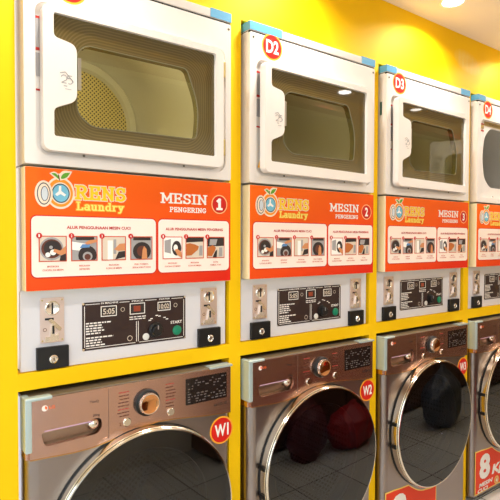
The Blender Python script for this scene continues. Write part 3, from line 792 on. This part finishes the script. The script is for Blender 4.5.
    # aqua protective film on the top-left corner
    bm = NB()
    box(bm, WX0 - .0165, WX0 + .003, -.0078, .048, -.614, ztop + .0055); box(bm, WX0 - .0165, .069, -.0080, .02, -.476 + .006, ztop + .0058)
    link('protective_film', bm, film, t, bevel=.004)
    if k in (0, 1, 2, 3):
        bm = NB(); box(bm, .60, WX1 + .0125, -.0072, .03, ztop - .001, ztop + .0058); link('protective_film', bm, film, t)
    # door: dark gasket, metal ring, smoked glass, inner bowl
    dr = link('door', lathe(NB(), DCX, DCZ, [(.236, -.004), (DR + .0035, -.0025), (DR + .0035, -.005), (DR - .003, -.009), (DR - .003, -.040)], 96), gasket, t, smooth=True)
    link('door_ring', lathe(NB(), DCX, DCZ, [(DR, -.009), (DR + .001, -.036), (DR - .001, -.0385)], 96), ring_gold, dr, smooth=True)
    link('door_trim', lathe(NB(), DCX, DCZ, [(DR - .002, -.039), (DR - .001, -.043), (DR - .004, -.047), (DR - .008, -.0475)], 96), chrome, dr, smooth=True)
    Rg = DR - .008
    prof = [(Rg, -.0505)] + [(Rg * math.sin(a), -.0505 - .020 * (math.cos(a) ** 1.0) if a < PI / 2 else -.0505) for a in [PI / 2 * (1 - i / 14) for i in range(1, 14)]]
    prof = [(r, -.0475 - .004 * (1 - (r / Rg) ** 2)) for r in [Rg * (1 - i / 14) for i in range(0, 14)]]
    link('door_glass', lathe(NB(), DCX, DCZ, prof, 96, cap_last=True), dome_m, dr, smooth=True)
    bp = [(.232, -.012), (.228, .02)] + [(.20 * math.cos(a) + .0, .05 + .10 * math.sin(a)) for a in [PI / 2 * i / 9 for i in range(0, 9)]]
    link('glass_bowl', lathe(NB(), DCX, DCZ, bp, 72, cap_last=True), bowl_m, dr, smooth=True)
    for z in (-.866, -.971):
        dz = z - DCZ; x = DCX - math.sqrt((DR + .004) ** 2 - dz * dz)
        B('hinge_clip', gasket, dr, (x - .004, x + .008, -.036, -.008, z - .008, z + .008), bevel=.002)
    # tub and drum
    link('tub_gasket', lathe(NB(), DCX, DCZ, [(.2355, .005), (.225, .03), (.245, .06)], 64), mat('grey_gasket', (95, 95, 98), .5), t, smooth=True)
    link('drum', lathe(NB(), DCX, DCZ, [(.245, .06), (.262, .09), (.262, .48), (.245, .50)], 64), perf_tub, t, smooth=True)
    link('drum_back', lathe(NB(), DCX, DCZ, [(.246, .50), (.18, .50), (.16, .48), (.05, .475)], 64, cap_last=True), perf_washer, t, smooth=True)
    for a in (90, 210, 330):
        ang = math.radians(a); x, z = DCX + .24 * math.cos(ang), DCZ + .24 * math.sin(ang)
        bm = NB(); bmesh.ops.create_uvsphere(bm, u_segments=16, v_segments=10, radius=1); bmesh.ops.scale(bm, vec=(.03, .17, .03), verts=bm.verts); bmesh.ops.translate(bm, vec=(x, .28, z), verts=bm.verts)
        link('drum_paddle', bm, steel_drum, t, smooth=True)
    for x in (.06, .63):
        for y in (.06, .62): link('foot', box(NB(), x - .02, x + .02, y - .02, y + .02, FLOOR, FLOOR + .021), black_pl, t)
    bx, bz = ((.650, -.689), (.655, -.682), (.650, -.688), (.650, -.688))[k]
    badge(t, 'number_sticker', 'W%d' % (k + 1), bx, bz, .049, -.0022, .60, .45)
    if k >= 2:
        s = P('capacity_sticker', mat('sheet_yellow', (255, 214, 110), .45), t, stickerpts(0), (), -.0030, -.0016)
        P('sheet_face', mat('sheet_orange', (240, 58, 4), .5), s, stickerpts(.006), (), -.0034, -.0030)
        shd = mat('sheet_shadow_red', (205, 40, 10), .45)
        T('capacity_number_shadow', shd, s, '8', .062, .178, -1.363, -1.222, -.0038, bold=.05)
        T('capacity_number', pwhite, s, '8', .056, .170, -1.358, -1.216, -.0042, bold=.05)
        T('capacity_unit', pwhite, s, 'Kg', .188, .330, -1.372, -1.302, -.0042, bold=.05, shear=.2)
        T('sheet_text', pwhite, s, 'MESIN', .052, .200, -1.397, -1.374, -.0042, bold=.04, shear=.2)
        T('sheet_text', pwhite, s, 'CUCI', .040, .150, -1.425, -1.404, -.0042, bold=.04, shear=.2)
        e = P('round_emblem', mat('sheet_gold', (235, 160, 50), .45), s, circ(.245, -1.402, .026, 32), (), -.0038, -.0034)
        P('emblem_ring', mat('sheet_pale', (255, 225, 160), .45), e, circ(.245, -1.402, .022, 32), [circ(.245, -1.402, .019, 32)], -.0041, -.0038)
        T('emblem_number', pwhite, e, str(k + 1), .235, .255, -1.415, -1.389, -.0042, bold=.03)
    for o in [x for x in bpy.data.objects if x.parent == t]: o.location.z = off
    return t
for k in range(4): build_washer(k)

# ------------------------------------------------------------------ ceiling lights
LE = 8.0
lm = mat('lamp_diffuser', (255, 250, 240), .5, emit=(255, 248, 236), estr=14)
trimw = mat('lamp_trim', (238, 234, 228), .4)
def downlight(x, y, label, w):
    t = empty('downlight', (x, y, CEIL), label, 'ceiling light', 'round recessed ceiling lights')
    def lz(name, prof, m, cap=False):
        bm = NB(); lathe(bm, 0, 0, prof, 40, cap_last=cap)
        bmesh.ops.rotate(bm, matrix=Matrix.Rotation(PI / 2, 3, 'X'), verts=bm.verts)   # y -> z
        return link(name, bm, m, t, smooth=True)
    lz('trim_ring', [(.060, 0), (.059, -.004), (.050, -.006), (.046, -.003)], trimw)
    lz('diffuser', [(.047, -.003), (.001, -.0031)], lm, True)
    li = bpy.data.lights.new('downlight_lamp', 'AREA'); li.shape = 'DISK'; li.size = .09; li.energy = w; li.color = (1, .98, .94); li.spread = math.radians(150)
    lo = bpy.data.objects.new('downlight_lamp', li); C.objects.link(lo); lo.location = (x, y, CEIL - .012)
for x, y in ((.08, -.15), (.95, -.15), (1.825, -.15), (2.69, -.15), (3.56, -.15), (4.4, -.15)):
    downlight(x, y, 'round recessed ceiling light with white trim near the yellow wall' if abs(x - 1.825) < .01 else 'recessed ceiling light close to the yellow wall, outside the photo', LE)
for x in (-.9, -.05, 1.67, 2.54, 3.41, 4.3):
    downlight(x, -1.12, 'recessed ceiling light in the row near the beam, outside the photo', LE)

# ------------------------------------------------------------------ things seen only as reflections in the washer doors
wood = mat('counter_wood', (108, 68, 46), .4, var=.5, vscale=6)
ct = empty('folding_counter', (3.75, -1.55, FLOOR), 'brown wooden folding counter reflected in the washer fascias', 'counter')
B('carcass', wood, ct, (-2.2, 2.3, -.21, .20, .03, .76)); B('worktop', mat('worktop_dark', (70, 45, 34), .35), ct, (-2.22, 2.32, -.22, .24, .76, .80), bevel=.004)
for i in range(8):
    x = -2.18 + i * .56
    dd = B('door', wood, ct, (x, x + .54, .20, .218, .07, .74), bevel=.003); B('door_handle', chrome, dd, (x + .5, x + .51, .218, .235, .45, .6), bevel=.002)

def bag(name, loc, sx, sy, sz, m, seed, label):
    bm = NB(); bmesh.ops.create_icosphere(bm, subdivisions=5, radius=1)
    from mathutils import noise
    for v in bm.verts:
        c = v.co.copy(); n = noise.noise(c * 1.7 + Vector((seed, 0, 0))) * .18 + noise.noise(c * 5 + Vector((0, seed, 0))) * .06
        r = 1 + n
        z = c.z * r
        w = 1.0
        if z > .35: w = max(.12, 1 - (z - .35) * 1.25)
        v.co = Vector((c.x * r * w * sx, c.y * r * w * sy, (max(z, -.8) + .8) / 1.85 * sz))
    for v in bm.verts:
        if v.co.z > sz * .93: v.co.x *= 1.6; v.co.y *= 1.6
    o = link(name, bm, m, None, smooth=False)
    for p in o.data.polygons: p.use_smooth = True
    o.location = loc
    return tag(o, label, 'bag')
blk = mat('black_bag_plastic', (70, 74, 82), .3, bump=.6, bscale=14)
bag('laundry_bag', (3.27, -.90, FLOOR), .24, .17, .54, blk, 2.2, 'black plastic laundry bag reflected in the door of the W3 washer')
bag('laundry_bag', (2.45, -1.06, FLOOR), .24, .17, .36, mat('red_bag_cloth', (165, 25, 30), .5, bump=.6, bscale=12), 5.1, 'red cloth laundry bag reflected in the door of the W2 washer')
bag('laundry_bag', (1.98, -1.12, FLOOR), .17, .14, .52, mat('maroon_bag_cloth', (95, 18, 24), .5, bump=.6, bscale=12), 8.7, 'tall maroon laundry bag beside the red one, reflected in the W2 washer')

# ------------------------------------------------------------------ light from outside
wd = bpy.data.worlds.new('world'); bpy.context.scene.world = wd; wd.use_nodes = True
bg = wd.node_tree.nodes['Background']; bg.inputs[0].default_value = (.86, .93, 1.0, 1); bg.inputs[1].default_value = 3.2

# ------------------------------------------------------------------ camera
f, cxp, cyp = 518.3, 249.8, 253.3
yaw, pit, rol = .6456, -.0254, .0022
fw = Vector((math.sin(yaw) * math.cos(pit), math.cos(yaw) * math.cos(pit), math.sin(pit)))
r = fw.cross(Vector((0, 0, 1))).normalized(); u = r.cross(fw)
r, u = r * math.cos(rol) + u * math.sin(rol), -r * math.sin(rol) + u * math.cos(rol)
cd = bpy.data.cameras.new('camera'); cam = bpy.data.objects.new('camera', cd); C.objects.link(cam)
cam.matrix_world = Matrix(((r.x, u.x, -fw.x, -.365), (r.y, u.y, -fw.y, -1.5134), (r.z, u.z, -fw.z, -.0173), (0, 0, 0, 1)))
cd.sensor_width = 36; cd.lens = f / 500 * 36; cd.shift_x = -(cxp - 250) / 500; cd.shift_y = (cyp - 250) / 500
cd.clip_start = .02
sc = bpy.context.scene; sc.camera = cam
sc.view_settings.view_transform = 'Standard'; sc.view_settings.look = 'None'; sc.view_settings.gamma = 1; sc.view_settings.use_curve_mapping = False
sc.view_settings.exposure = -0.42
